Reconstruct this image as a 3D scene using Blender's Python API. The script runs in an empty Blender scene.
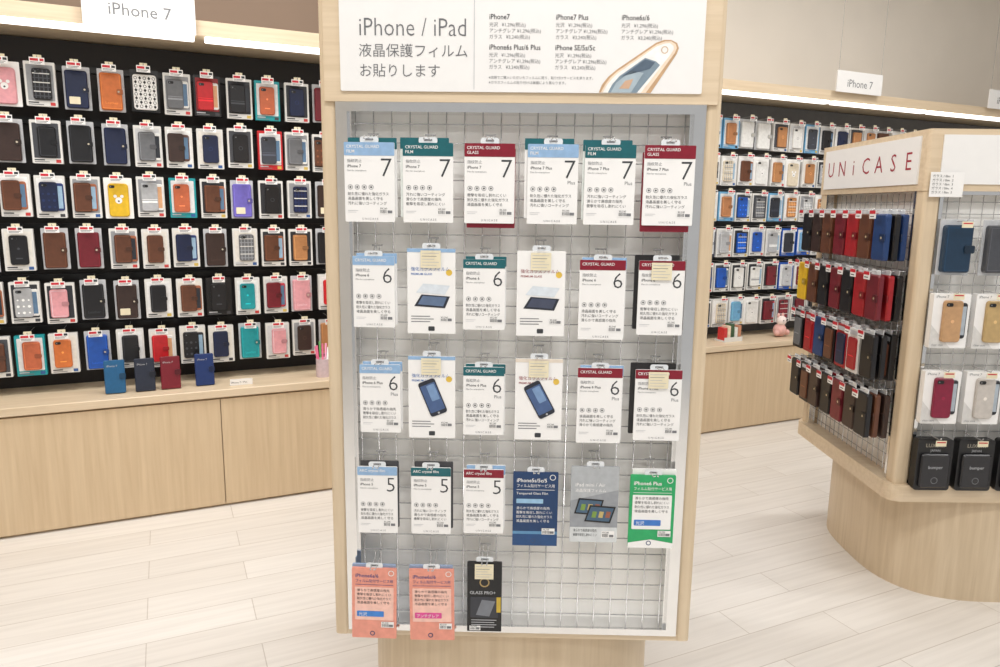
import bpy, math, random
from mathutils import Matrix, Vector
random.seed(7)
sc = bpy.context.scene
sc.view_settings.view_transform = 'Standard'

# ------------------------------------------------------------ materials
def lin(c):
    c = c/255.0
    return c/12.92 if c <= 0.04045 else ((c+0.055)/1.055)**2.4
def L3(c, k=1.0):
    return tuple(min(1.0, lin(x)*k) for x in c)+(1.0,)
_m = {}
def mat(name, col, rough=0.5, metal=0.0, var=0.05, scale=25, coat=0.0, emit=0.0, bump=0.0):
    if name in _m: return _m[name]
    m = bpy.data.materials.new(name); m.use_nodes = True
    nt = m.node_tree; p = nt.nodes['Principled BSDF']
    tc = nt.nodes.new('ShaderNodeTexCoord'); nz = nt.nodes.new('ShaderNodeTexNoise')
    nz.inputs['Scale'].default_value = scale; nz.inputs['Detail'].default_value = 3
    nt.links.new(tc.outputs['Object'], nz.inputs['Vector'])
    r = nt.nodes.new('ShaderNodeValToRGB')
    r.color_ramp.elements[0].position = 0.3; r.color_ramp.elements[1].position = 0.7
    r.color_ramp.elements[0].color = L3(col, 1-var); r.color_ramp.elements[1].color = L3(col, 1+var)
    nt.links.new(nz.outputs['Fac'], r.inputs['Fac']); nt.links.new(r.outputs['Color'], p.inputs['Base Color'])
    p.inputs['Roughness'].default_value = rough; p.inputs['Metallic'].default_value = metal
    if coat: p.inputs['Coat Weight'].default_value = coat
    if emit:
        p.inputs['Emission Color'].default_value = L3(col); p.inputs['Emission Strength'].default_value = emit
    _m[name] = m; return m
def wood(name, c1, c2, sc3, rough=0.42):
    if name in _m: return _m[name]
    m = bpy.data.materials.new(name); m.use_nodes = True
    nt = m.node_tree; p = nt.nodes['Principled BSDF']
    tc = nt.nodes.new('ShaderNodeTexCoord'); mp = nt.nodes.new('ShaderNodeMapping')
    mp.inputs['Scale'].default_value = sc3
    nz = nt.nodes.new('ShaderNodeTexNoise'); nz.inputs['Scale'].default_value = 1.0
    nz.inputs['Detail'].default_value = 6; nz.inputs['Roughness'].default_value = 0.6; nz.inputs['Distortion'].default_value = 0.3
    r = nt.nodes.new('ShaderNodeValToRGB')
    r.color_ramp.elements[0].position = 0.3; r.color_ramp.elements[1].position = 0.7
    r.color_ramp.elements[0].color = L3(c1); r.color_ramp.elements[1].color = L3(c2)
    nt.links.new(tc.outputs['Object'], mp.inputs['Vector']); nt.links.new(mp.outputs['Vector'], nz.inputs['Vector'])
    nt.links.new(nz.outputs['Fac'], r.inputs['Fac']); nt.links.new(r.outputs['Color'], p.inputs['Base Color'])
    p.inputs['Roughness'].default_value = rough
    _m[name] = m; return m
WOODV = wood('maple_vertical_grain', (204,183,153), (221,202,174), (45,45,2.2))
WOODH = wood('maple_horizontal_grain', (208,187,157), (224,205,178), (2.2,45,60))
CAB = wood('cabinet_maple', (203,178,144), (218,195,162), (40,40,1.8))
CHROME = mat('chrome', (232,232,232), 0.15, 1.0, 0.02)
WIRE = mat('plated_wire', (222,222,222), 0.25, 0.6, 0.02)
WHITE = mat('white_card', (242,241,240), 0.4, var=0.01, coat=.25)
WHITE2 = mat('white_panel', (236,235,234), 0.45, var=0.01)
BACKB = mat('white_backboard_paint', (248,246,242), 0.5, var=0.005)
OFFW = mat('off_white_plastic', (224,223,220), 0.25, var=0.03)
INK = mat('dark_ink', (55,58,62), 0.6)
GREYINK = mat('grey_ink', (118,120,124), 0.6)
PALEINK = mat('pale_ink', (186,188,192), 0.6)
BLACK = mat('black_plastic', (22,22,24), 0.35)
BACKP = mat('dark_back_panel', (28,24,24), 0.6)
GREYP = mat('grey_back_panel', (96,95,95), 0.6)
REDINK = mat('red_ink', (196,36,52), 0.5)
LOGORED = mat('logo_red', (160,40,60), 0.5)
CREAM = mat('cream_label', (232,222,192), 0.55)
CLEAR = mat('clear_pvc_tab', (226,230,234), 0.08, var=0.02, coat=1.0)
def C(rgb, rough=0.36):
    return mat('tint_%d_%d_%d' % rgb, rgb, rough, var=0.08, scale=60)
def dk(c,k): return tuple(max(0,min(255,int(q*k))) for q in c)
BLUE=(146,180,216); TEAL=(24,96,104); WINE=(132,20,42)

# ------------------------------------------------------------ text cache
_t = {}
def textmesh(s, off=0.0):
    k = (s, off)
    if k in _t: return _t[k]
    cu = bpy.data.curves.new('t', 'FONT'); cu.body = s; cu.size = 1; cu.resolution_u = 2; cu.offset = off
    ob = bpy.data.objects.new('t', cu); sc.collection.objects.link(ob)
    bpy.context.view_layer.update()
    dg = bpy.context.evaluated_depsgraph_get()
    me = bpy.data.meshes.new_from_object(ob.evaluated_get(dg))
    v = [tuple(x.co)[:2] for x in me.vertices]; f = [tuple(p.vertices) for p in me.polygons]
    bpy.data.objects.remove(ob); bpy.data.curves.remove(cu); bpy.data.meshes.remove(me)
    w = max([a[0] for a in v]) if v else 0
    _t[k] = (v, f, w); return _t[k]

# ------------------------------------------------------------ mesh builder
def rrect(x0, x1, z0, z1, r, seg=4):
    r = min(r, (x1-x0)/2-1e-5, (z1-z0)/2-1e-5); pts = []
    for cx, cz, a0 in ((x1-r, z0+r, -90), (x1-r, z1-r, 0), (x0+r, z1-r, 90), (x0+r, z0+r, 180)):
        for i in range(seg+1):
            a = math.radians(a0+90*i/seg); pts.append((cx+r*math.cos(a), cz+r*math.sin(a)))
    return pts
class B:
    def __init__(s): s.v=[]; s.f=[]; s.mi=[]; s.sm=[]; s.mats=[]; s.M=Matrix()
    def mm(s, m):
        if m not in s.mats: s.mats.append(m)
        return s.mats.index(m)
    def add(s, vs, fs, m, smooth=False):
        o = len(s.v); k = s.mm(m)
        s.v += [tuple(s.M @ Vector(v)) for v in vs]
        for f in fs: s.f.append(tuple(i+o for i in f)); s.mi.append(k); s.sm.append(smooth)
    def box(s, x0, x1, y0, y1, z0, z1, m):
        s.add([(x0,y0,z0),(x1,y0,z0),(x1,y1,z0),(x0,y1,z0),(x0,y0,z1),(x1,y0,z1),(x1,y1,z1),(x0,y1,z1)],
              [(0,3,2,1),(4,5,6,7),(0,1,5,4),(1,2,6,5),(2,3,7,6),(3,0,4,7)], m)
    def prism(s, pts, a, b, m, axis='y', smooth=False):
        n = len(pts)
        if axis == 'y': vs = [(p[0],a,p[1]) for p in pts]+[(p[0],b,p[1]) for p in pts]
        elif axis == 'z': vs = [(p[0],p[1],b) for p in pts]+[(p[0],p[1],a) for p in pts]
        else: vs = [(b,p[0],p[1]) for p in pts]+[(a,p[0],p[1]) for p in pts]
        s.add(vs, [tuple(range(n)), tuple(reversed(range(n, 2*n)))], m)
        s.add(vs, [(i, i+n, (i+1)%n+n, (i+1)%n) for i in range(n)], m, smooth)
    def rbox(s, x0, x1, y0, y1, z0, z1, r, m, seg=3):
        s.prism(rrect(x0,x1,z0,z1,r,seg), y0, y1, m)
    def bevbox(s, x0, x1, y0, y1, z0, z1, r, e, m, seg=3):
        a = rrect(x0,x1,z0,z1,r,seg); b = rrect(x0+e,x1-e,z0+e,z1-e,max(r-e,.001),seg); n=len(a)
        vs=[(p[0],y0,p[1]) for p in b]+[(p[0],y0+e,p[1]) for p in a]+[(p[0],y1,p[1]) for p in a]
        fs=[tuple(range(n)), tuple(reversed(range(2*n,3*n)))]
        for i in range(n):
            j=(i+1)%n; fs += [(i,i+n,j+n,j),(i+n,i+2*n,j+2*n,j+n)]
        s.add(vs, fs, m)
    def tube(s, pts, r, m, n=6):
        pts=[Vector(p) for p in pts]; vs=[]; fs=[]
        for i,p in enumerate(pts):
            d=(pts[min(i+1,len(pts)-1)]-pts[max(i-1,0)]).normalized()
            u=d.cross(Vector((0.31,0.2,0.93)));
            if u.length<0.1: u=d.cross(Vector((1,0,0)))
            u.normalize(); w=d.cross(u)
            for k in range(n):
                a=2*math.pi*k/n; vs.append(p+u*r*math.cos(a)+w*r*math.sin(a))
        for i in range(len(pts)-1):
            for k in range(n):
                fs.append((i*n+k,i*n+(k+1)%n,(i+1)*n+(k+1)%n,(i+1)*n+k))
        fs.append(tuple(range(n))); fs.append(tuple(range((len(pts)-1)*n,len(pts)*n)))
        s.add(vs, fs, m, True)
    def flat(s, pts, y, m): s.add([(p[0],y,p[1]) for p in pts],[tuple(range(len(pts)))],m)
    def rect(s, x0,x1,z0,z1,y,m): s.flat([(x0,z0),(x1,z0),(x1,z1),(x0,z1)],y,m)
    def disc(s, cx,cz,r,y,m,n=14): s.flat([(cx+r*math.cos(2*math.pi*i/n),cz+r*math.sin(2*math.pi*i/n)) for i in range(n)],y,m)
    def ring(s, cx,cz,r,t,y,m,n=14):
        vs=[];fs=[]
        for i in range(n):
            a=2*math.pi*i/n
            vs+=[(cx+r*math.cos(a),y,cz+r*math.sin(a)),(cx+(r-t)*math.cos(a),y,cz+(r-t)*math.sin(a))]
        for i in range(n):
            j=(i+1)%n; fs.append((2*i,2*j,2*j+1,2*i+1))
        s.add(vs,fs,m)
    def text(s, t, x, z, size, m, y, align='L', off=0.0, sx=1.0, maxw=None):
        v,f,w = textmesh(t, off)
        if not v: return
        if maxw and w*size*sx>maxw: sx=maxw/(w*size)
        x0 = x - (w*size*sx/2 if align=='C' else w*size*sx if align=='R' else 0)
        s.add([(x0+a*size*sx, y, z+b*size) for a,b in v], f, m)
    def obj(s, name, M=Matrix(), parent=None):
        me=bpy.data.meshes.new(name); me.from_pydata(s.v,[],s.f)
        for m in s.mats: me.materials.append(m)
        me.polygons.foreach_set('material_index', s.mi); me.polygons.foreach_set('use_smooth', s.sm)
        me.update(); o=bpy.data.objects.new(name, me); sc.collection.objects.link(o)
        if parent: o.parent=parent
        else: o.matrix_world=M
        return o
def empty(name, M):
    e=bpy.data.objects.new(name,None); sc.collection.objects.link(e); e.empty_display_size=.1; e.matrix_world=M; return e
def T(x,y,z,rz=0): return Matrix.Translation((x,y,z)) @ Matrix.Rotation(math.radians(rz),4,'Z')

WM = T(-2.10, 2.83, 0, 24.9)
CM = T(0.037, 1.60, 0, -1.0)
CEIL=3.4
# ------------------------------------------------------------ room shell
def floor_mat():
    m=bpy.data.materials.new('white_plank_floor'); m.use_nodes=True; nt=m.node_tree; p=nt.nodes['Principled BSDF']
    tc=nt.nodes.new('ShaderNodeTexCoord'); br=nt.nodes.new('ShaderNodeTexBrick')
    br.inputs['Scale'].default_value=1; br.inputs['Brick Width'].default_value=0.92; br.inputs['Row Height'].default_value=0.15
    br.inputs['Mortar Size'].default_value=0.0018; br.inputs['Mortar Smooth'].default_value=0.3
    br.inputs['Color1'].default_value=L3((231,227,222)); br.inputs['Color2'].default_value=L3((224,219,213)); br.inputs['Mortar'].default_value=L3((196,188,180))
    br.offset=0.37
    nt.links.new(tc.outputs['Object'],br.inputs['Vector'])
    mp=nt.nodes.new('ShaderNodeMapping'); mp.inputs['Scale'].default_value=(2,40,1); nz=nt.nodes.new('ShaderNodeTexNoise'); nz.inputs['Detail'].default_value=5; nz.inputs['Scale'].default_value=1
    nt.links.new(tc.outputs['Object'],mp.inputs['Vector']); nt.links.new(mp.outputs['Vector'],nz.inputs['Vector'])
    r=nt.nodes.new('ShaderNodeValToRGB'); r.color_ramp.elements[0].color=(.90,.895,.89,1); r.color_ramp.elements[1].color=(1,1,1,1)
    r.color_ramp.elements[0].position=.3; r.color_ramp.elements[1].position=.6
    nt.links.new(nz.outputs['Fac'],r.inputs['Fac'])
    mx=nt.nodes.new('ShaderNodeMix'); mx.data_type='RGBA'; mx.blend_type='MULTIPLY'; mx.inputs[0].default_value=1
    nt.links.new(br.outputs['Color'],mx.inputs[6]); nt.links.new(r.outputs['Color'],mx.inputs[7]); nt.links.new(mx.outputs[2],p.inputs['Base Color'])
    p.inputs['Roughness'].default_value=0.28; return m
b=B(); b.box(-2.2,8.5,-6.2,0.46,-0.1,0,floor_mat()); b.obj('floor',WM)
WALLB=mat('brown_wall_paint',(122,104,90),0.8,var=.03,scale=3); WALLG=mat('beige_wall_paint',(224,217,207),0.8,var=.02,scale=3)
b=B(); b.box(-2.2,8.5,0.46,0.56,0,CEIL,WALLG); b.box(-2.2,2.6,0.44,0.46,2.16,CEIL,WALLB); b.obj('wall_back',WM)
b=B(); b.box(-2.3,-2.2,-6.2,0.56,0,CEIL,WALLG); b.obj('wall_left',WM)
b=B(); b.box(8.5,8.6,-6.2,0.56,0,CEIL,WALLG); b.obj('wall_right',WM)
b=B(); b.box(-2.3,8.6,-6.2,0.56,CEIL,CEIL+.1,mat('ceiling_white',(238,238,236),0.8,var=.01)); b.obj('ceiling',WM)

# ------------------------------------------------------------ back fixture
SEC=[0.90+0.935*k for k in range(-3,9)]
S0,S1=SEC[0],SEC[-1]
fx=empty('display_shelving_cabinet',WM)
b=B(); b.box(S0,S1,0.02,0.44,0.0,0.53,CAB); b.obj('carcass',parent=fx)
b=B()
for a,c in zip(SEC[:-1],SEC[1:]): b.box(a+.002,c-.002,0.0,0.02,0.012,0.520,CAB)
b.obj('doors',parent=fx)
b=B(); b.bevbox(S0,S1,-0.012,0.44,0.53,0.567,.004,.003,WOODH); b.obj('counter_top',parent=fx)
b=B()
for i,(a,c) in enumerate(zip(SEC[:-1],SEC[1:])): b.box(a,c,0.37,0.44,0.567,2.10,BACKP if a<2.9 else GREYP)
RZ=[1.886-0.2285*k for k in range(6)]
for z in RZ: b.box(S0,S1,0.355,0.37,z+.085,z+.11,BLACK)
b.obj('back_panel',parent=fx)
b=B(); b.box(S0,S1,0.0,0.44,2.105,2.165,WOODH); b.obj('canopy',parent=fx)
LAMP=mat('fluorescent_tube',(255,252,245),0.5,emit=2.6,var=0)
b=B()
for a,c in zip(SEC[:-1],SEC[1:]): b.rbox(a+.02,c-.02,0.012,0.05,2.085,2.105,.006,LAMP)
b.obj('strip_lights',parent=fx)

NAV=(24,34,66);BLK=(24,24,28);BRN=(96,58,40);TAN=(180,126,82);PNK=(226,160,168);RED=(196,32,40);TEA=(28,150,158)
ORG=(208,114,56);WHT=(228,228,226);GRY=(104,106,110);GLD=(222,180,40);PUR=(112,102,190);MAR=(112,30,42);LBL=(110,168,208);SLV=(174,176,180);DBR=(56,40,36);BLU=(30,84,176);CRM=(220,208,186)
ROWS=[
 [('c',PNK),('w',BLK),('b',NAV),('b',ORG),('p',BLK),('w',GRY),('r',RED),('w',BLK),('k',TEA),('w',NAV),('b',MAR)],
 [('b',DBR),('w',BLK),('b',BLK),('b',NAV),('f',GRY),('f',DBR),('w',NAV),('w',BLK),('k',RED),('f',GRY),('w',BRN)],
 [('f',BRN),('w',NAV),('f',BRN),('c',GLD),('w',SLV),('k',TEA),('f',BRN),('b',PUR),('w',BLK),('w',NAV),('b',DBR)],
 [('w',BLK),('b',BRN),('b',MAR),('f',BRN),('w',BRN),('f',NAV),('b',DBR),('q',GRY),('f',BRN),('w',TAN),('b',BLK)],
 [('w',SLV),('w',PNK),('b',BLK),('b',DBR),('w',BLK),('f',BRN),('r',BLK),('w',TEA),('f',MAR),('b',PNK),('w',RED)],
 [('k',TEA),('w',ORG),('b',BLU),('w',BLK),('f',RED),('w',BLK),('w',NAV),('b',TEA),('w',PNK),('w',DBR),('b',TAN)]]
wallhooks=B()
def camhole(b,x,z,y):
    b.rbox(x-.010,x+.012,y-.0014,y,z-.006,z+.006,.005,BLACK); b.disc(x-.004,z,.003,y-.0018,GREYINK,8)
def casepkg(b,x,z,kind,col,y=0.20,w=0.112,h=0.178,tag=True,rng=random,kcase=None):
    m=C(col); zt=z+h/2; zb=z-h/2; v=rng.random()
    if kind in('w','k','r','f','q'):
        bm=OFFW if kind in'wfq' else (C(col) if kind=='k' else BLACK)
        b.rbox(x-w/2,x+w/2,y,y+.028,zb,zt,.003,bm,2)
        ins=rng.choice([(205,206,208),(70,72,78),(150,152,156),(226,222,214),(44,46,52),(235,235,235)])
        if kind=='k': ins=(222,224,226)
        if kind=='r': ins=dk(col,.7)
        b.rbox(x-w/2+.008,x+w/2-.008,y-.0006,y,zb+.022,zt-.012,.003,C(ins),2)
        cw,ch=w*.60,h*.70; cx=x+rng.uniform(-.006,.006); z0=zb+.026
        if kind=='f' or v<.35:
            b.bevbox(cx-.004,cx+cw/2+.013,y-.006,y,z0+.004,z0+ch-.004,.009,.002,C(dk(col,1.7) if sum(col)<250 else WHT))
            b.rect(cx+.010,cx+cw/2+.008,z0+.014,z0+ch-.016,y-.0064,C(rng.choice([(150,180,205),(40,44,52),(210,160,120),(90,120,150)])))
            cx-=.009
        if kind=='k':
            kc=kcase or rng.choice([(60,64,74),(190,192,196),(176,120,80),(40,44,54),(120,170,210)]); col=kc; m=C(kc)
        b.bevbox(cx-cw/2,cx+cw/2,y-.012,y,z0,z0+ch,.010,.003,m)
        cm=C(dk(col,1.45) if 120<sum(col)<560 else ((70,72,78) if sum(col)<=120 else (150,150,154)))
        if kind=='q' or (kind=='w' and .62<v<.75):   # plaid printed case
            for i in range(4): b.rect(cx-cw/2+.008+i*.015,cx-cw/2+.012+i*.015,z0+.004,z0+ch-.004,y-.0124,cm)
            for i in range(6): b.rect(cx-cw/2+.003,cx+cw/2-.003,z0+.012+i*.018,z0+.016+i*.018,y-.0128,OFFW if i%2 else cm)
            camhole(b,cx-cw/2+.018,z0+ch-.014,y-.013)
        elif kind=='f' or v>.75:
            b.rect(cx-cw/2+.006,cx-cw/2+.0075,z0+.006,z0+ch-.006,y-.0124,cm); b.rect(cx-cw/2+.006,cx+cw/2-.006,z0+ch-.0075,z0+ch-.006,y-.0124,cm)
            b.rect(cx-cw/2+.006,cx+cw/2-.006,z0+.006,z0+.0075,y-.0124,cm)
            b.rbox(cx+cw*.15,cx+cw*.5+.004,y-.015,y-.012,z0+ch*.42,z0+ch*.57,.006,C(dk(col,.8)))
        else:
            camhole(b,cx-cw/2+.018,z0+ch-.014,y-.012)
            if v<.18: b.rect(cx-cw/2+.003,cx+cw/2-.003,z0+ch*.30,z0+ch*.36,y-.0124,cm); b.rect(cx-cw/2+.003,cx+cw/2-.003,z0+ch*.40,z0+ch*.42,y-.0124,cm)
            elif v<.34:
                for i in range(9): b.disc(cx-cw*.3+(i%3)*cw*.3,z0+ch*.16+(i//3)*ch*.22,.006 if i%2 else .004,y-.0124,cm,7)
            elif v<.50: b.ring(cx,z0+ch*.5,.009,.002,y-.0124,cm)
            else: b.rect(cx-.012,cx+.012,z0+ch*.2,z0+ch*.24,y-.0124,cm); b.disc(cx,z0+ch*.55,.005,y-.0124,cm,8)
        b.rect(x-w/2+.008,x-w/2+.045,zb+.012,zb+.017,y-.0006,INK if kind in'wf' else PALEINK)
        b.rect(x-w/2+.008,x-w/2+.062,zb+.005,zb+.008,y-.0006,GREYINK)
        b.rect(x+w/2-.026,x+w/2-.008,zb+.004,zb+.017,y-.0008,C(rng.choice([(196,60,60),(60,60,64),(50,90,150),(210,180,90)])))
    elif kind=='b':
        b.rbox(x-w/2,x+w/2,y+.020,y+.023,zb,zt,.003,C((196,198,202),.2),2)
        b.bevbox(x-w*.42,x+w*.40,y,y+.020,zb+.006,zb+h*.90,.009,.004,m)
        b.rbox(x+w*.20,x+w*.44,y-.004,y,z-.018,z+.006,.006,C(dk(col,.8)))
        b.disc(x+w*.28,z-.006,.004,y-.0045,C((190,180,160)))
        cm=C(dk(col,1.35) if sum(col)>120 else (62,64,70))
        b.rect(x-w*.36,x-w*.35,zb+.012,zb+h*.86,y-.0004,cm); b.rect(x+w*.345,x+w*.355,zb+.012,zb+h*.86,y-.0004,cm)
        b.rect(x-w*.36,x+w*.355,zb+.012,zb+.0135,y-.0004,cm)
        if v<.4: b.text('Leather',x-w*.25,zb+.03,.016,cm,y-.0006)
        if v>.7: b.rbox(x-w*.3,x+w*.1,y-.0012,y,zb+.022,zb+.052,.003,CREAM)
    elif kind=='c':
        b.rbox(x-w/2,x+w/2,y+.012,y+.015,zb,zt,.003,WHITE,2)
        b.bevbox(x-w*.36,x+w*.36,y,y+.012,zb+.008,zb+h*.86,.014,.004,m); camhole(b,x-w*.22,zb+h*.78,y)
        b.disc(x,z-.01,.014,y-.0006,WHITE); b.disc(x-.013,z+.008,.007,y-.0006,WHITE); b.disc(x+.013,z+.008,.007,y-.0006,WHITE)
        b.disc(x,z-.013,.004,y-.0009,INK,8)
    elif kind=='p':
        b.rbox(x-w/2,x+w/2,y+.010,y+.03,zb,zt,.003,BLACK,2)
        b.bevbox(x-w*.42,x+w*.42,y,y+.010,zb+.008,zb+h*.88,.012,.003,WHITE)
        for i in range(5):
            for j in range(8):
                q=x-w*.32+i*w*.16; u=zb+.022+j*.017
                if (i+j)%2: b.ring(q,u,.007,.002,y-.0006,m,8)
                else: b.flat([(q-.006,u),(q,u-.008),(q+.006,u),(q,u+.008)],y-.0006,m)
    if tag:
        wallhooks.tube([(x,0.36,zt+.012),(x,y-.035,zt+.012),(x,y-.042,zt+.018)],.0016,WIRE,4)
        b.box(x-.028,x+.026,y-.041,y-.0395,zt-.018,zt+.010,WHITE)
        b.rect(x-.025,x+.004,zt-.004,zt+.006,y-.0415,REDINK); b.rect(x+.009,x+.023,zt-.004,zt+.006,y-.0415,INK if v<.6 else REDINK)
        b.rect(x-.024,x+.018,zt-.010,zt-.008,y-.0415,INK); b.rect(x-.024,x+.012,zt-.015,zt-.013,y-.0415,GREYINK)
        b.box(x-.015,x+.015,y-.030,y-.027,zt+.004,zt+.022,CREAM)
b=B()
rg=random.Random(3)
for r,z in enumerate(RZ):
    for c in range(-8,20):
        x=0.282+.130*c
        if x>3.3: break
        j=c+1
        kind,col = ROWS[r][j] if 0<=j<11 else rg.choice(rg.choice(ROWS))
        casepkg(b,x+rg.uniform(-.004,.004),z+rg.uniform(-.005,.005),kind,col,w=.112 if kind!='b' else .102,rng=rg,kcase=(190,100,66) if col==TEA else None)
b.obj('phone_case_assortment',WM)
b=B()
PALR=[[DBR,GRY,TAN,WHT,WHT,LBL,BRN],[SLV,BLU,CRM,TAN,BRN,WHT,BLK],[MAR,CRM,TAN,SLV,LBL,GRY,BLU],[BLU,WHT,BLU,NAV,BLU,SLV],[BLU,WHT,BLU,BRN,LBL,WHT,MAR],[BLU,LBL,WHT,MAR,WHT,PNK,CRM]]
for r,z in enumerate(RZ):
    x=3.44
    while x<7.2:
        col=rg.choice(PALR[r])
        if x>4.7 and rg.random()<.5: col=rg.choice([BLK,BRN,TAN,BLK,NAV])
        kind=rg.choice('wwfqc' if r else 'wwfb')
        if col in (BLU,NAV,LBL): kind=rg.choice('kkkwf')
        if kind=='c' and col not in (PNK,WHT,CRM,LBL): kind='w'
        casepkg(b,x,z+rg.uniform(-.004,.004),kind,col,w=.128,h=.184,rng=rg)
        x+=.140
b.obj('phone_case_assortment',WM)
wallhooks.obj('display_hooks',parent=fx)

def canopy_sign(x0,x1,z0,z1):
    b=B(); b.rbox(x0,x1,-.034,-.026,z0,z1,.004,WHITE2)
    b.text('iPhone 7',(x0+x1)/2,z0+(z1-z0)*.5-.03,.066,GREYINK,-.0346,'C')
    for x in (x0+.012,x1-.012): b.tube([(x,-.03,z1-.01),(x,-.03,CEIL)],.0012,WIRE,4)
    b.obj('hanging_category_sign',WM)
canopy_sign(.472,.885,2.095,2.255)
canopy_sign(4.62,5.03,2.155,2.285)
canopy_sign(6.15,6.56,2.155,2.285)
canopy_sign(2.5,2.91,2.12,2.27)

for s,n,col in ((.475,.09,(34,92,136)),(.595,.085,(38,44,60)),(.70,.09,(116,26,40)),(.845,.10,(26,50,104))):
    b=B(); b.M=Matrix.Rotation(math.radians(-7),4,'X')
    b.bevbox(-.041,.041,-.012,.006,0.002,.15,.006,.003,C(col))
    b.rbox(.018,.044,-.016,-.012,.065,.09,.006,C(dk(col,.7)))
    b.text('iPhone 7',-.03,.12,.012,PALEINK,-.0126); b.M=Matrix()
    b.box(-.02,.02,.004,.05,0,.006,OFFW); b.box(-.02,.02,.03,.034,0,.09,OFFW)
    b.obj('wallet_case_sample',WM@T(s,n,.567))
b=B()
n=18
b.prism([(.035*math.cos(2*math.pi*i/n),.035*math.sin(2*math.pi*i/n)) for i in range(n)],0,.09,C((210,190,196),.15),'z',True)
for i in range(7):
    a=i*.9; b.tube([(.02*math.cos(a),.02*math.sin(a),.02),(.035*math.cos(a),.035*math.sin(a),.15+.01*(i%3))],.005,C(random.choice([(214,90,130),(232,150,180),(240,240,240),(90,150,80)])),6)
b.obj('pen_cup',WM@T(1.39,.09,.567))
b=B(); b.box(-.05,.05,-.002,.0,0,.03,WHITE); b.box(-.05,.05,-.002,.03,0,.002,WHITE); b.text('iPhone 7 / Plus',-.045,.01,.012,INK,-.0026); b.obj('price_card',WM@T(1.0,.05,.567))
b=B(); b.box(-.075,.075,-.04,.05,0,.01,OFFW); b.box(-.075,.075,-.042,-.04,0,.03,OFFW)
for i in range(5): b.box(-.070+i*.029,-.045+i*.029,-.03,.03,.01,.09+.012*(i%3),C([(206,60,60),(235,215,190),(60,90,60),(230,230,225),(200,140,110)][i]))
b.obj('leaflet_tray',WM@T(4.02,.12,.567))
b=B()
def ball(b,c,r,m,n=12,k=8,sq=(1,1,1)):
    vs=[];fs=[]
    for i in range(k+1):
        t=math.pi*i/k
        for j in range(n):
            a=2*math.pi*j/n; vs.append((c[0]+sq[0]*r*math.sin(t)*math.cos(a),c[1]+sq[1]*r*math.sin(t)*math.sin(a),c[2]+sq[2]*r*math.cos(t)))
    for i in range(k):
        for j in range(n): fs.append((i*n+j,i*n+(j+1)%n,(i+1)*n+(j+1)%n,(i+1)*n+j))
    b.add(vs,fs,m,True)
pk=C((226,176,168),.8)
ball(b,(0,0,.045),.045,pk); ball(b,(0,-.01,.11),.034,C((240,225,220),.8))
for s in(-1,1): ball(b,(s*.020,0,.145),.013,pk,sq=(.8,.6,1.3)); ball(b,(s*.045,-.02,.03),.02,pk); ball(b,(s*.013,-.042,.115),.004,BLACK)
b.obj('plush_toy',WM@T(4.46,.12,.567))

# ------------------------------------------------------------ central display unit
cu=empty('screen_film_display_stand',CM)
HW=.43
def selli(cx,cy,ax,ay,n=3.0,k=72):
    o=[]
    for i in range(k):
        a=2*math.pi*i/k; c,s=math.cos(a),math.sin(a)
        o.append((cx+ax*math.copysign(abs(c)**(2/n),c),cy+ay*math.copysign(abs(s)**(2/n),s)))
    return o
b=B(); b.prism(selli(0,.40,.385,.37),0,.372,WOODV,'z',True); b.obj('base',parent=cu)
b=B()
b.box(-HW+.01,HW-.01,.055,.79,.372,1.93,WOODV)
for s in(-1,1):
    x0,x1=(-HW,-HW+.034) if s<0 else (HW-.034,HW)
    b.prism(rrect(x0,x1,0,.79,.010,4),.372,1.95,WOODV,'z')
b.box(-HW+.03,HW-.03,0.001,.79,.372,.386,WOODH)
b.obj('cabinet_frame',parent=cu)
b=B(); 
b.box(-HW+.012,HW-.012,-.006,.79,1.622,1.95,WOODH)
b.rbox(-.382,.382,-.010,-.006,1.643,1.925,.003,WHITE2)
b.obj('header_box',parent=cu)
b=B(); b.box(-.40,.40,.05,.055,.386,1.622,BACKB); b.obj('white_backboard',parent=cu)
b=B()
for s in(-1,1):
    a=s*.3965; c=s*.372; b.box(min(a,c),max(a,c),-.003,.05,.386,1.622,CHROME)
    c2=s*.366; b.box(min(c,c2),max(c,c2),.012,.05,.386,1.622,CHROME)
b.box(-.372,.372,-.003,.05,.386,.402,CHROME); b.box(-.372,.372,-.003,.05,1.602,1.622,CHROME)
b.obj('chrome_trim',parent=cu)
b=B()
x=-.36
while x<.365: b.tube([(x,.028,.40),(x,.028,1.605)],.0014,WIRE,6); x+=.04
z=.42
while z<1.60: b.tube([(-.37,.031,z),(.37,.031,z)],.0014,WIRE,6); z+=.04
b.obj('wire_grid',parent=cu)
b=B(); Y=-.0106
def SX(px): return (px-503.5)*.0021-.037
def SZ(py): return 1.674+(77-py)*.00201
TX=mat('header_grey',(104,106,110),.6)
b.text('iPhone / iPad',SX(358),SZ(37),.0520,TX,Y,sx=.84,off=-.010)
b.text('液晶保護フィルム',SX(358),SZ(57),.029,TX,Y,off=-.004)
b.text('お貼りします',SX(358),SZ(77),.029,TX,Y,off=-.004)
b.rect(SX(474),SX(474.6),SZ(90),1.90,Y,PALEINK)
for px,py,t in((489,20,'iPhone7'),(555,20,'iPhone7 Plus'),(620,20,'iPhone6s/6'),(489,50,'iPhone6s Plus/6 Plus'),(555,50,'iPhone SE/5s/5c')):
    b.text(t,SX(px),SZ(py),.0150,INK,Y,off=.006,sx=.88,maxw=.115)
    for i,q in enumerate(('光沢   ¥1,296(税込)','アンチグレア ¥1,296(税込)','ガラス   ¥3,240(税込)')):
        b.text(q,SX(px),SZ(py+7+6*i),.0098,GREYINK,Y,sx=.95)
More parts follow.
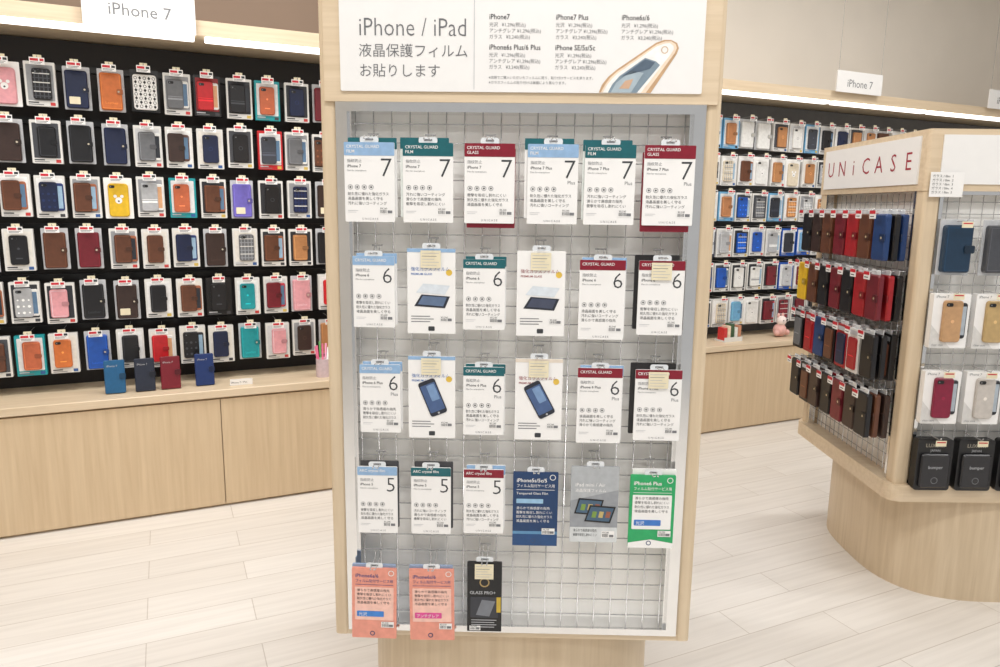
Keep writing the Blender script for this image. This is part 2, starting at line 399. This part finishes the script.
b.text('※店頭でご購入いただいたフィルムに限り、貼り付けサービスを承ります。',SX(489),SZ(79),.0068,GREYINK,Y,maxw=.22)
b.text('※ガラスフィルムの貼り付けは機種により異なります。',SX(489),SZ(84),.0068,GREYINK,Y,maxw=.2)
def poly(pts,m,dy): b.flat([(SX(x),SZ(y)) for x,y in pts],Y-dy,m)
# printed picture of a gold phone lying at an angle, cropped by the sign's lower edge
poly([(600,92),(603,84),(609,76),(617,69),(655,42),(663,39),(670,39),(676,42),(678,47),(676,53),(652,92)],C((196,160,124)),0)
poly([(602,92),(606,84),(611,77),(618,70.5),(656,43.5),(664,40.5),(670,40.3),(674.5,43),(676,47),(674,52),(647,92)],C((238,218,196)),.0003)
poly([(604,92),(608,84),(613,78),(619,72),(656,45.5),(664,42.5),(669,42.3),(672.5,45),(673,48),(671,52),(642,92)],C((242,241,239)),.0006)
poly([(609,92),(613,84),(620,75.5),(645,57),(656,60.5),(660,64),(638,92)],C((128,146,160)),.0009)
poly([(612,92),(617,82),(632,70),(644,72),(632,92)],C((168,184,194)),.0012)
poly([(622,76),(645,58.5),(655,61.5),(650,68),(636,72)],C((84,100,118)),.0012)
poly([(620,88),(626,80),(634,78),(630,88)],C((204,168,140)),.0015)
b.ring(SX(664),SZ(49),.0075,.0018,Y-.0009,C((206,176,144)))
b.obj('header_graphics',parent=cu)

JP=('滑らかで高感度の指先','衝撃を吸収し割れにくい','耐久性に優れた強化ガラス','液晶画面を美しく守る','汚れに強いコーティング')
hooks=B()
def hook(x,z):
    for s in(-.006,.006): hooks.tube([(x+s,.028,z+.02),(x+s,.012,z+.006),(x+s,-.050,z+.006),(x+s*.4,-.056,z+.010)],.0013,WIRE,5)
    hooks.tube([(x-.012,.026,z+.021),(x+.012,.026,z+.021)],.002,WIRE,5)
def body(b,w,h,dx,dz,y0,y1,bm,band=None,bh=.15):
    b.rbox(-w/2+dx,w/2+dx,y0,y1,-h+dz,dz,.002,bm,2)
    if band is not None: b.rbox(-w/2+dx,w/2+dx,y0-.0006,y0,-h*bh+dz,dz,.0015,band,2)
def hangtab(b,w):
    b.rbox(-.020,.020,.002,.003,-.002,.012,.005,CLEAR); b.rbox(-.009,.009,.0015,.002,.004,.008,.0015,GREYINK)
def price(b,x,z,y,w=.030,h=.017):
    b.rect(x,x+w,z,z+h,y-.0003,WHITE)
    k=x+.002
    while k<x+w*.55:
        ww=random.choice((.0006,.0011)); b.rect(k,k+ww,z+.002,z+h*.6,y-.0006,INK); k+=ww+.0009
    b.text('¥3,240',x+.002,z+h*.68,.0055,INK,y-.0006); b.rect(x+w*.6,x+w-.002,z+.002,z+.008,y-.0006,GREYINK)
def package(x,ztop,w,h,style,num='',sub='',band=BLUE,back=None,label=None,y=-.024,rot=0):
    b=B(); y0,y1=0,.005
    if style=='card':
        seven=num=='7'; bh=.165 if seven else .125
        body(b,w,h,0,0,y0,y1,WHITE,C(band),bh)
        yy=-.0009
        b.text('CRYSTAL GUARD' if num!='5' else 'ARC crystal film',-w/2+.005,-.012,.0090,WHITE,yy,off=.006,maxw=w*.75)
        if seven: b.text('GLASS' if band==WINE else 'FILM',-w/2+.005,-.022,.009,WHITE,yy,off=.006)
        t=-h*bh; sz=.056 if seven else .050
        b.text(num,w/2-.006,t-.005-sz*.69,sz,INK,-.0004,'R',off=-.012)
        if sub: b.text(sub,w/2-.006,t-.005-sz*.69-.012,.0105,GREYINK,-.0004,'R')
        b.text('iPhone %s%s'%(num,' Plus' if sub else ''),-w/2+.006,t-.025,.0085,INK,-.0004,off=.008,maxw=w*.5)
        b.text('Film for smartphone',-w/2+.006,t-.033,.0050,GREYINK,-.0004,maxw=w*.5)
        b.text('指紋防止',-w/2+.006,t-.014,.0080,GREYINK,-.0004)
        zi=-h*.56
        for i in range(4):
            cx=-w/2+.012+i*.0150; b.ring(cx,zi,.0052,.0010,-.0004,GREYINK); b.disc(cx,zi,.0022,-.0004,INK,6)
        for i in range(3): b.text(JP[(i+int(abs(x)*100))%5],-w/2+.006,zi-.017-.0100*i,.0077,INK,-.0004,maxw=w*.82)
        price(b,w/2-.034,-h*.90,-.0003,.030,.015)
        b.rect(-w/2+.006,-w/2+.028,-h*.86,-h*.855,-.0004,PALEINK); b.rect(-w/2+.006,-w/2+.024,-h*.88,-h*.876,-.0004,PALEINK)
        b.text('U N I C A S E',0,-h+.0045,.0062,GREYINK,-.0004,'C')
    elif style in('flatphone','tiltphone'):
        body(b,w,h,0,0,y0,y1,WHITE)
        hb=C((60,110,180)) if band==BLUE else C((150,50,60))
        b.text('強化ガラスフィルム',-w/2+.008,-.048,.0095,hb,-.0004,maxw=w*.8); b.text('PREMIUM GLASS',-w/2+.008,-.058,.0065,hb,-.0004,off=.01)
        if band==BLUE or style=='tiltphone': b.rect(-w/2,w/2,-.008,0,-.0005,C(BLUE) if band==BLUE else C((226,214,200)))
        b.disc(w/2-.014,-.052,.007,-.0004,C((226,190,80)))
        if style=='flatphone':
            cz=-h*.60
            b.flat([(-.038,cz-.014),(.030,cz-.018),(.041,cz+.008),(-.022,cz+.012)],-.0006,C((40,44,56)))
            b.flat([(-.030,cz-.010),(.026,cz-.014),(.034,cz+.006),(-.019,cz+.009)],-.0009,C((96,116,146)) if band==BLUE else C((70,76,96)))
            b.flat([(-.034,cz+.016),(.030,cz+.012),(.041,cz+.032),(-.018,cz+.036)],-.0006,C((216,224,232)))
        else:
            a=math.radians(22 if band==BLUE else 28); b.M=Matrix.Translation((.002,0,-h*.50))@Matrix.Rotation(-a,4,'Y')
            b.rbox(-.020,.020,-.0012,-.0002,-.042,.042,.006,C((38,42,54))); b.rbox(-.0175,.0175,-.0016,-.0012,-.033,.033,.002,C((72,96,140)))
            b.rbox(-.004,.0145,-.0018,-.0016,-.008,.030,.002,C((120,150,190))); b.disc(0,-.0375,.0025,-.0015,PALEINK,8)
            b.M=Matrix()
        for i in range(3): b.rect(-w/2+.008,-w/2+.05+.008*(i%2),-h*.80-.006*i,-h*.79-.006*i,-.0004,GREYINK)
        b.rbox(-.007,.007,-.0006,0,-h+.006,-h+.016,.002,INK)
        price(b,w/2-.034,-h*.86,-.0003,.028,.012)
    elif style=='solid':
        nav=band==(24,58,102); green=band==(40,165,100)
        bc=C(band); body(b,w,h,0,0,y0,y1,bc)
        lt=WHITE; tm=lt if nav or green else C((60,76,130))
        b.text(num,-w/2+.008,-.024,.0125,tm,-.0004,off=.012,maxw=w*.7); b.text('フィルム貼付サービス用',-w/2+.008,-.036,.0090,tm,-.0004,maxw=w*.84)
        b.rect(-w/2+.008,w/2-.008,-.043,-.042,-.0004,tm)
        if nav:
            b.text('Tempered Glass Film',-w/2+.008,-.054,.0085,lt,-.0004,maxw=w*.8)
            b.rbox(-w/2+.008,w/2-.034,-.0005,-.0001,-h*.42,-h*.36,.001,C((150,190,220)))
            for i in range(4): b.text(JP[i],-w/2+.008,-h*.50-.0105*i,.0078,lt,-.0009,maxw=w*.8)
            b.rect(-w/2,w/2,-h*.84,-h*.80,-.0004,C((90,140,180))); b.rect(-w/2,w/2,-h,-h*.84,-.0004,C((34,74,124)))
        else:
            b.rbox(-w/2+.007,w/2-.007,-.0005,-.0001,-h*.74,-h*.27,.002,lt if green else C((242,196,182)))
            for i in range(4): b.text(JP[i],-w/2+.012,-h*.33-.0105*i,.0078,INK,-.0009,maxw=w*.76)
            b.rbox(-w/2+.012,w/2-.030,-.0009,-.0005,-h*.69,-h*.61,.002,C(sub)); b.text('光沢' if sub[0]<100 else 'アンチグレア',-w/2+.016,-h*.675,.010,lt,-.0012,maxw=w*.5)
            if green: b.flat([(-w/2,-h),(w/2,-h),(w/2,-h*.93),(0,-h*.88),(-w/2,-h*.93)],-.0006,lt)
        price(b,w/2-.036,-h*.84,-.0009,.030,.015); b.ring(w/2-.013,-.012,.007,.0015,-.0006,lt)
        b.ring(-.004,-h*.93,.006,.002,-.0009,C((50,70,110)))
    elif style=='tablet':
        body(b,w,h,0,0,y0,y1,C((150,154,160)))
        b.flat([(-w/2,-h*.45),(w/2,-h*.30),(w/2,0),(-w/2,0)],-.0003,C((176,180,184)))
        def tab(px,pz,sw,sh,dy,sk):
            q=[(px,pz),(px+sw,pz-.004),(px+sw+sk,pz+sh),(px+sk,pz+sh+.004)]
            b.flat(q,-.0006-dy,BLACK)
            cx=sum(a[0] for a in q)/4; cz=sum(a[1] for a in q)/4
            b.flat([(cx+(a[0]-cx)*.88,cz+(a[1]-cz)*.82) for a in q],-.0008-dy,C((70,96,120)))
            for i in range(3): 
                u=cx-.02+i*.016; b.flat([(u,cz-.008),(u+.010,cz-.009),(u+.013,cz+.006),(u+.003,cz+.007)],-.0010-dy,C([(120,150,70),(190,170,110),(150,90,70)][i]))
        tab(-.046,-h*.62,.058,.034,0,.010); tab(-.022,-h*.72,.060,.036,.0006,.012)
        b.text('iPad mini / Air',-w/2+.01,-h*.26,.012,WHITE,-.0006); b.text('液晶保護フィルム',-w/2+.01,-h*.33,.009,WHITE,-.0006)
        b.rect(-w/2,w/2,-h,-h*.80,-.0005,C((210,214,216)))
        for i in range(2): b.text(JP[i],-w/2+.008,-h*.86-.011*i,.008,INK,-.0008,maxw=w*.5)
        price(b,w/2-.036,-h*.94,-.0006)
    elif style=='black':
        body(b,w,h,0,0,y0,y1,BLACK)
        gd=C((176,150,100))
        b.ring(0,-.052,.012,.003,-.0004,gd); b.text('GLASS PRO+',-w/2+.006,-h*.46,.011,PALEINK,-.0004,off=.01,maxw=w*.8)
        b.rbox(-w/2+.008,w/2-.008,-.0006,-.0001,-h*.80,-h*.50,.002,C((52,54,62)))
        b.flat([(-.020,-h*.76),(.012,-h*.78),(.026,-h*.56),(-.006,-h*.54)],-.0008,C((120,124,132)))
        for i in range(4): b.rect(-w/2+.010,w/2-.012-.005*(i%2),-h*.84-.006*i,-h*.83-.006*i,-.0004,PALEINK)
        b.rect(w/2-.012,w/2-.002,-h*.72,-h*.50,-.0009,C((200,170,60)))
        price(b,-w/2+.006,-h*.985,-.0006,.026,.012)
    if back:
        for i,(bc,bb,dx,dz) in enumerate(back):
            body(b,w*.97,h,dx,dz,.007+.007*i,.012+.007*i,C(bc) if bc!=WHT else WHITE,C(bb) if bb else None,.14)
    hangtab(b,w)
    if label:
        b.box(-.023,.021,-.0035,-.003,-.042,-.004,CREAM)
        for i in range(5): b.rect(-.020,.017-.005*(i%3),-.0105-.0065*i,-.0095-.0065*i,-.0038,PALEINK if i!=1 else GREYINK)
    b.obj('screen_film_package',CM@T(x,y,ztop)@Matrix.Rotation(math.radians(rot),4,'Y'))
    hook(x,ztop)
GB=(230,236,232)
for i,(x,bd,sub,bk) in enumerate(((-.321,BLUE,'',[(WHT,TEAL,.006,.010)]),(-.195,TEAL,'',[(GB,TEAL,-.008,.011)]),(-.063,WINE,'',[(WINE,WINE,.003,-.010)]),
        (.072,BLUE,'Plus',[(WHT,TEAL,-.008,.012)]),(.194,TEAL,'Plus',[(GB,TEAL,-.006,.010)]),(.320,WINE,'Plus',[(WINE,WINE,-.004,-.014)]))):
    package(x,1.536,.108,.168,'card','7',sub,bd,bk)
package(-.316,1.294,.092,.158,'card','6','',BLUE,[(WHT,BLUE,.006,.006)])
package(-.189,1.312,.106,.188,'flatphone',band=BLUE,label=1)
package(-.073,1.290,.092,.156,'card','6','',TEAL,[(WHT,TEAL,.004,.006)])
package(.052,1.310,.106,.188,'flatphone',band=WINE,label=1)
package(.186,1.292,.100,.176,'card','6','',WINE,[(WHT,BLUE,.004,.005)])
package(.315,1.292,.100,.164,'card','6','',WINE,[((30,28,28),None,-.010,.012)],label=1)
package(-.306,1.051,.092,.158,'card','6','Plus',BLUE,[(WHT,BLUE,.005,.006)])
package(-.189,1.072,.106,.190,'tiltphone',band=BLUE,label=1)
package(-.072,1.049,.092,.158,'card','6','Plus',TEAL,[(WHT,TEAL,.004,.006)])
package(.052,1.070,.106,.188,'tiltphone',band=WINE,label=1)
package(.189,1.051,.100,.174,'card','6','Plus',WINE,[(WHT,BLUE,.004,.005)])
package(.320,1.049,.104,.164,'card','6','Plus',WINE,[((30,28,28),None,-.012,.014)],label=1)
package(-.316,.810,.092,.162,'card','5','',BLUE,[((60,60,64),None,.004,.012)])
package(-.192,.810,.092,.162,'card','5','',TEAL,[((60,60,64),None,.006,.012)])
package(-.070,.808,.092,.156,'card','5','',WINE,[(WHT,BLUE,.005,.008)])
package(.050,.804,.104,.180,'solid','iPhone5s/5c/5','',(24,58,102))
package(.186,.820,.110,.184,'tablet')
package(.319,.802,.104,.178,'solid','iPhone6 Plus',(60,120,200),(40,165,100),[(WHT,None,.004,.012)])
package(-.326,.562,.106,.180,'solid','iPhone6s/6',(60,130,210),(228,152,134),[((150,170,200),None,-.002,.006)],y=-.030,rot=1)
package(-.191,.562,.106,.182,'solid','iPhone6s/6',(220,80,150),(228,152,134),[((150,170,200),None,-.002,.006)],y=-.030,rot=-.5)
package(-.066,.580,.082,.178,'black',label=1)
hooks.obj('display_hooks',parent=cu)

# ------------------------------------------------------------ right island unit
X0,X1,Y0,Y1=1.40,2.28,2.43,3.22
ku=empty('case_island_stand',T(X0,Y0,0))
W=X1-X0; D=Y1-Y0
b=B(); b.prism(selli(.475,.410,.410,.405,3),0,.40,WOODV,'z',True); b.obj('base',parent=ku)
b=B(); b.prism(rrect(-.02,W+.02,-.02,D+.02,.05,6),.395,.455,WOODH,'z'); b.obj('plinth_board',parent=ku)
b=B()
for cx in(0,W-.055):
    for cy in(0,D-.055): b.prism(rrect(cx,cx+.055,cy,cy+.055,.012,4),.455,1.475,WOODV,'z')
b.obj('corner_posts',parent=ku)
b=B(); b.prism(rrect(-.004,W+.004,-.004,D+.004,.014,4),1.475,1.674,WOODH,'z')
b.box(.04,W-.04,-.009,-.004,1.497,1.655,WHITE2); b.box(-.009,-.004,.04,D-.04,1.497,1.655,WHITE2)
b.obj('header_box',parent=ku)
b=B(); b.box(.05,W-.05,.05,D-.05,.455,1.475,BACKB); b.obj('white_core',parent=ku)
b=B()
x=.06
while x<W-.055: b.tube([(x,.035,.46),(x,.035,1.47)],.0014,WIRE,5); x+=.04
z=.48
while z<1.47: b.tube([(.055,.038,z),(W-.055,.038,z)],.0014,WIRE,5); b.tube([(.038,.055,z),(.038,D-.055,z)],.0014,WIRE,5); z+=.04
y=.06
while y<D-.055: b.tube([(.035,y,.46),(.035,y,1.47)],.0014,WIRE,5); y+=.04
for a in(.055,W-.067): b.box(a,a+.012,.004,.03,.455,1.475,CHROME)
for a in(.055,D-.067): b.box(.004,.03,a,a+.012,.455,1.475,CHROME)
b.box(.055,W-.055,.004,.03,1.463,1.475,CHROME); b.box(.055,W-.055,.004,.03,.455,.467,CHROME)
b.obj('wire_grid',parent=ku)
SM=Matrix.Translation((0,D,0))@Matrix.Rotation(math.radians(-90),4,'Z')
b=B(); b.M=SM
xx=.100
for ch in 'UNiCASE':
    b.text(ch,xx,1.546,.088,LOGORED,-.0096,'C',off=-.006)
    xx+=.098
b.obj('header_lettering',parent=ku)
b=B(); b.box(.005,.115,-.016,-.0145,1.455,1.535,WHITE)
b.M=Matrix.Translation((.01,-.0168,0))
for i in range(5): b.text('ガラス / film  %d'%(i+1),0,1.518-.013*i,.011,INK,0)
b.M=Matrix(); b.box(.05,.06,-.0145,-.009,1.50,1.51,WIRE); b.obj('notice_card',parent=ku)
hk2=B()
b=B(); b.M=SM; hk2.M=SM
rs=random.Random(11)
RD2=(160,30,38);BL2=(30,60,110)
sidecols=[[BLK,DBR,BRN,MAR,RD2,BRN,BL2],[GLD,BRN,BLK,MAR,BLK,RD2,MAR],[GRY,RD2,BL2,BRN,NAV,RD2,BLK],[BLK,BRN,DBR,BLK,MAR,DBR,BLK]]
for r,z in enumerate((1.325,1.115,.905,.69)):
    for c in range(7):
        x=.095+c*.1
        for k in range(3):
            col=sidecols[r][c] if k==0 else rs.choice(sidecols[r]+[BLK,DBR,BRN]); y=-.090+k*.030+rs.uniform(-.003,.003)
            m=C(col,.4); xx=x+rs.uniform(-.004,.004)
            if rs.random()<(.15 if r<1 else .4 if r==1 or r==2 else .15):
                b.rbox(xx-.045,xx+.045,y+.002,y+.022,z-.090,z+.074,.003,rs.choice([BLACK,BLACK,OFFW,C(RD2)]),2)
                b.bevbox(xx-.032,xx+.032,y-.004,y+.002,z-.078,z+.040,.009,.002,m); b.rect(xx-.036,xx+.036,z+.050,z+.066,y+.0014,PALEINK)
                b.rect(xx-.02,xx+.02,z-.03,z-.026,y-.0044,C(dk(col,1.5)))
            else:
                b.bevbox(xx-.042,xx+.042,y,y+.018,z-.088,z+.072,.010,.004,m)
                b.rbox(xx+.012,xx+.045,y-.004,y,z-.022,z+.004,.006,C(dk(col,.75)))
                if k==0: b.disc(xx+.026,z-.009,.0045,y-.0046,C((200,185,150))); b.rect(xx-.036,xx-.034,z-.08,z+.064,y-.0004,C(dk(col,1.4)))
            b.rbox(xx-.03,xx+.03,y+.008,y+.010,z+.07,z+.09,.004,CLEAR)
        hk2.tube([(x,.038,z+.084),(x,-.112,z+.084),(x,-.118,z+.092)],.0018,WIRE,5)
        b.box(x-.020,x+.020,-.1175,-.1155,z+.056,z+.084,WHITE); b.rect(x-.02,x+.02,z+.072,z+.084,-.1180,REDINK); b.rect(x-.014,x+.012,z+.062,z+.065,-.1180,INK)
b.obj('wallet_case_assortment',T(X0,Y0,0))
b=B(); hk2.M=Matrix()
fr=[(1.29,.165,'b',[(26,52,76),(70,72,78),BLK,BRN,TAN]),(1.045,.185,'g',[(190,150,110),(186,158,110),TAN,PNK,TAN]),(.78,.185,'g',[(130,24,56),(196,190,184),NAV,MAR,BLK]),(.54,.185,'k',[BLK]*5)]
for z,h,kd,cols in fr:
    for i in range(5):
        x=.112+.143*i; col=cols[i]; m=C(col); zt=z+h/2; zb=z-h/2
        if kd=='b':
            b.rbox(x-.055,x+.055,-.012,-.009,zb-.01,zt+.01,.003,C((196,198,202),.2)); b.bevbox(x-.046,x+.046,-.034,-.012,zb,zt-.008,.010,.004,m)
            b.rbox(x+.018,x+.052,-.038,-.034,z-.018,z+.008,.006,C(dk(col,.75)))
            cm=C(dk(col,1.5)); b.rect(x-.040,x-.0385,zb+.008,zt-.016,-.0344,cm); b.rect(x-.040,x+.040,zb+.008,zb+.0095,-.0344,cm); b.rect(x-.040,x+.040,zt-.018,zt-.0165,-.0344,cm)
        elif kd=='g':
            b.rbox(x-.062,x+.062,-.035,-.010,zb,zt,.004,WHITE)
            b.bevbox(x+.000,x+.052,-.040,-.035,zb+.034,zt-.030,.009,.002,C((40,42,48))); b.rect(x+.012,x+.048,zb+.046,zt-.042,-.0404,C((170,180,190)))
            b.bevbox(x-.030,x+.034,-.046,-.035,zb+.022,zt-.022,.010,.003,m)
            camhole(b,x-.014,zt-.036,-.046); b.disc(x+.002,z,.006,-.0464,C(dk(col,1.2)))
            b.flat([(x-.062,zb),(x+.01,zb),(x-.062,zb+.08)],-.0357,C((215,214,212))); b.text('iPhone 7',x-.055,zt-.014,.012,GREYINK,-.0356); b.text('clear case',x-.055,zb+.008,.010,GREYINK,-.0360)
        else:
            b.rbox(x-.062,x+.062,-.040,-.006,zb,zt,.010,BLACK); b.bevbox(x-.050,x+.050,-.052,-.040,zb+.012,zt-.05,.010,.004,C((36,36,40),.25))
            b.text('LUXURY',x,zt-.028,.018,C((176,168,150)),-.0406,'C'); b.text('JAPAN',x,zt-.044,.012,PALEINK,-.0406,'C'); b.text('bumper',x,z-.01,.016,PALEINK,-.0526,'C')
            b.ring(x,zb+.04,.012,.002,-.0526,GREYINK)
        hk2.tube([(x,.038,zt+.004),(x,-.06,zt+.004),(x,-.066,zt+.012)],.0018,WIRE,5)
        b.box(x-.018,x+.018,-.068,-.0665,zt-.016,zt+.004,CREAM); b.rect(x-.015,x+.015,zt-.004,zt,-.0685,REDINK)
b.obj('boxed_case_assortment',T(X0,Y0,0))
hk2.obj('display_hooks',parent=ku)

# ------------------------------------------------------------ lighting
for i,(x,y) in enumerate(((-1.6,.6),(.2,.4),(2.2,.6),(-1.4,2.0),(1.1,3.2),(2.9,3.6),(.6,-1.2),(-.9,2.7),(3.6,1.8))):
    e=empty('ceiling_light',T(x,y,CEIL-.03))
    b=B(); b.box(-.5,.5,-.15,.15,0,.03,mat('light_housing',(240,240,240),.5)); b.obj('housing',parent=e)
    ld=bpy.data.lights.new('lamp','AREA'); ld.shape='RECTANGLE'; ld.size=.98; ld.size_y=.28; ld.energy=(24 if x<-1 else 27); ld.color=(1,.988,.968)
    lo=bpy.data.objects.new('lamp',ld); sc.collection.objects.link(lo); lo.parent=e; lo.location=(0,0,-.005)
w=bpy.data.worlds.new('World'); sc.world=w; w.use_nodes=True
w.node_tree.nodes['Background'].inputs[0].default_value=(1,.992,.98,1); w.node_tree.nodes['Background'].inputs[1].default_value=0.5

cd=bpy.data.cameras.new('camera'); cam=bpy.data.objects.new('camera',cd); sc.collection.objects.link(cam)
cd.sensor_width=36; cd.lens=25.92; cd.clip_start=.05
cam.matrix_world=Matrix.Translation((0,0,1.4))@Matrix.Rotation(math.radians(90-9.85),4,'X')@Matrix.Rotation(math.radians(.7),4,'Z')
sc.camera=cam
